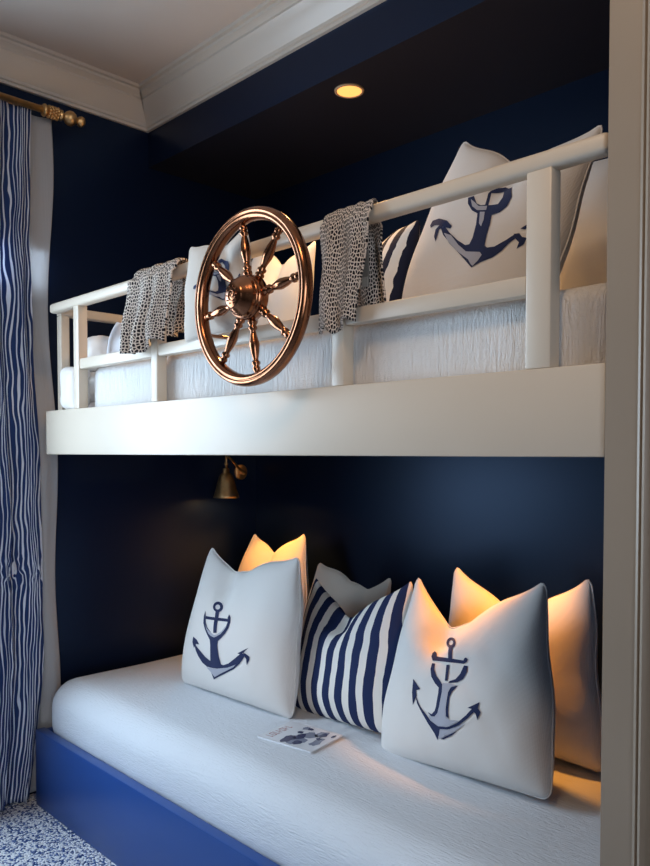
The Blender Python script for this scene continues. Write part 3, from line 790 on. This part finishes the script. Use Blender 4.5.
# ------------------------------------------------------------------ magazine
mg = empty('magazine', (-1.550, 1.432, .4395), 'thin magazine lying on the lower mattress before the striped pillow', 'magazine')
mg.rotation_euler = (0, 0, math.radians(MAG_ROT))
w, h = MAG_W/2, MAG_H/2
bm = bmesh.new(); box(bm, -w+.002, w-.002, -h+.002, h-.002, .001, .0035); build('pages', bm, M_PAPER, mg)
bm = bmesh.new(); box(bm, -w, w, -h, h, .0035, .0043); box(bm, -w, w, -h, h, 0, .001); box(bm, -w-.001, -w+.0006, -h, h, 0, .0043)
cv = build('cover', bm, M_COVERP, mg)
def flat(bm, L, z):
    vs = [bm.verts.new((x*w, y*h, z)) for x, y in L]; f = bm.faces.new(vs); f.normal_update()
    if f.normal.z < 0: f.normal_flip()
def keep(name, bm, m):
    me = bpy.data.meshes.new(name); bm.to_mesh(me); bm.free(); return link(name, me, m, cv)
random.seed(5)
def patch(cx, cy, rx, ry, n=11):
    return [(max(-.97, min(.97, cx + rx*math.cos(2*PI*k/n)*random.uniform(.55, 1.1))), max(-.97, min(.97, cy + ry*math.sin(2*PI*k/n)*random.uniform(.5, 1.1)))) for k in range(n)]
bm = bmesh.new()
for q in ((-.55, .12, .42, .20), (-.1, -.05, .40, .16), (-.62, -.25, .28, .16), (.25, .15, .18, .10), (.5, -.55, .30, .14), (.1, -.62, .16, .10), (.72, .05, .14, .12), (.62, -.85, .18, .06)): flat(bm, patch(*q), .0049)
keep('cover_picture', bm, M_INKB)
bm = bmesh.new()
for q in ((-.4, -.1, .55, .36), (.2, -.2, .45, .30), (.55, -.45, .36, .24), (-.2, -.7, .5, .16), (.7, .2, .2, .14)): flat(bm, patch(*q), .0046)
keep('cover_picture', bm, M_INKM)
bm = bmesh.new(); x = -.78                 # a title too small to read: upright strokes and rounds
for i in range(7):
    c = x + .085
    if i % 3 == 1:
        for a, b in ((0, 1), (1, 2), (2, 3), (3, 0)):
            pts = [(c-.06, .62), (c+.06, .62), (c+.06, .84), (c-.06, .84)]
            (x1, y1), (x2, y2) = pts[a], pts[b]
            t = .018
            flat(bm, [(min(x1, x2)-t, min(y1, y2)-t), (max(x1, x2)+t, min(y1, y2)-t), (max(x1, x2)+t, max(y1, y2)+t), (min(x1, x2)-t, max(y1, y2)+t)], .0047)
    else:
        flat(bm, [(c-.06, .60), (c-.025, .60), (c-.025, .86), (c-.06, .86)], .0047)
        flat(bm, [(c-.02, .70 if i % 2 else .6), (c+.05, .70 if i % 2 else .6), (c+.05, .75 if i % 2 else .65), (c-.02, .75 if i % 2 else .65)], .0047)
    x += .19
keep('cover_title', bm, M_INKR)

# ------------------------------------------------------------------ light
def light(name, kind, loc, energy, color, **kw):
    d = bpy.data.lights.new(name, kind); d.energy = energy; d.color = color
    for k, v in kw.items():
        if k not in ('to',): setattr(d, k, v)
    o = bpy.data.objects.new(name, d); COL.objects.link(o); o.location = loc
    if 'to' in kw:
        o.rotation_euler = (Vector(kw['to'])-Vector(loc)).to_track_quat('-Z', 'Y').to_euler()
    return o
WARM = (1.0, .54, .20)
light('window_daylight', 'AREA', (XL-.06, (WY0+WY1)/2, 1.35), L_WIN, (.64, .82, 1.0), shape='RECTANGLE', size=1.95, size_y=1.22, to=(0, (WY0+WY1)/2, 1.0))
light('room_light', 'AREA', (-.55, .15, 2.60), L_ROOM, (1.0, .66, .38), size=.35, to=(-.95, .75, 0))
light('curtain_fill', 'AREA', (1.45, -.9, 1.3), L_BACK, (.78, .87, 1.0), shape='RECTANGLE', size=1.8, size_y=1.8, to=(-2.6, .95, 1.1), spread=math.radians(50))  # unseen cool fill lamp, added to brighten the front of the curtain
for x, e in ((-1.668, 1.0),):
    light('downlight_beam', 'SPOT', (x, 1.752, ZS-.012), L_DOWN*e, WARM, spot_size=math.radians(125), spot_blend=.8, shadow_soft_size=.035)
light('sconce_bulb', 'POINT', S1, L_SCON, (1.0, .55, .2), shadow_soft_size=.02)
for px, py, cone in ((-2.30, 1.90, 66), (-1.12, 1.73, 84)):   # small round lights let into the underside of the upper bunk
    bm = bmesh.new(); lathe(bm, [(.001, -.0015), (.026, -.0015), (.030, -.003), (.033, 0)], Matrix.Translation((px-ub.location.x, py-ub.location.y, 1.236-ub.location.z)), 24, caps=False)
    build('puck_light', bm, M_RING, ub, smooth=True)
    light('puck_beam', 'SPOT', (px, py, 1.228), L_PUCK, (1.0, .36, .05), spot_size=math.radians(cone), spot_blend=.55, shadow_soft_size=.025, to=(px-.03, py+.10, .85))
wd = bpy.data.worlds.new('World'); bpy.context.scene.world = wd; wd.use_nodes = True
wd.node_tree.nodes['Background'].inputs['Color'].default_value = (.55, .6, .7, 1)
wd.node_tree.nodes['Background'].inputs['Strength'].default_value = L_WORLD

# ------------------------------------------------------------------ camera
cam = bpy.data.cameras.new('Camera'); co = bpy.data.objects.new('Camera', cam); COL.objects.link(co)
cam.sensor_fit = 'HORIZONTAL'; cam.sensor_width = 36; cam.lens = 36*759/650
cam.shift_y = .06593
cam.clip_start = .02
co.location = (0, 0, 1.24); co.rotation_euler = (math.radians(90-1.8), 0, math.radians(45.4))
sc = bpy.context.scene; sc.camera = co
sc.view_settings.view_transform = 'Standard'; sc.view_settings.look = 'None'
sc.view_settings.exposure = .10; sc.view_settings.gamma = 1; sc.view_settings.use_curve_mapping = False
sc.cycles.use_denoising = True
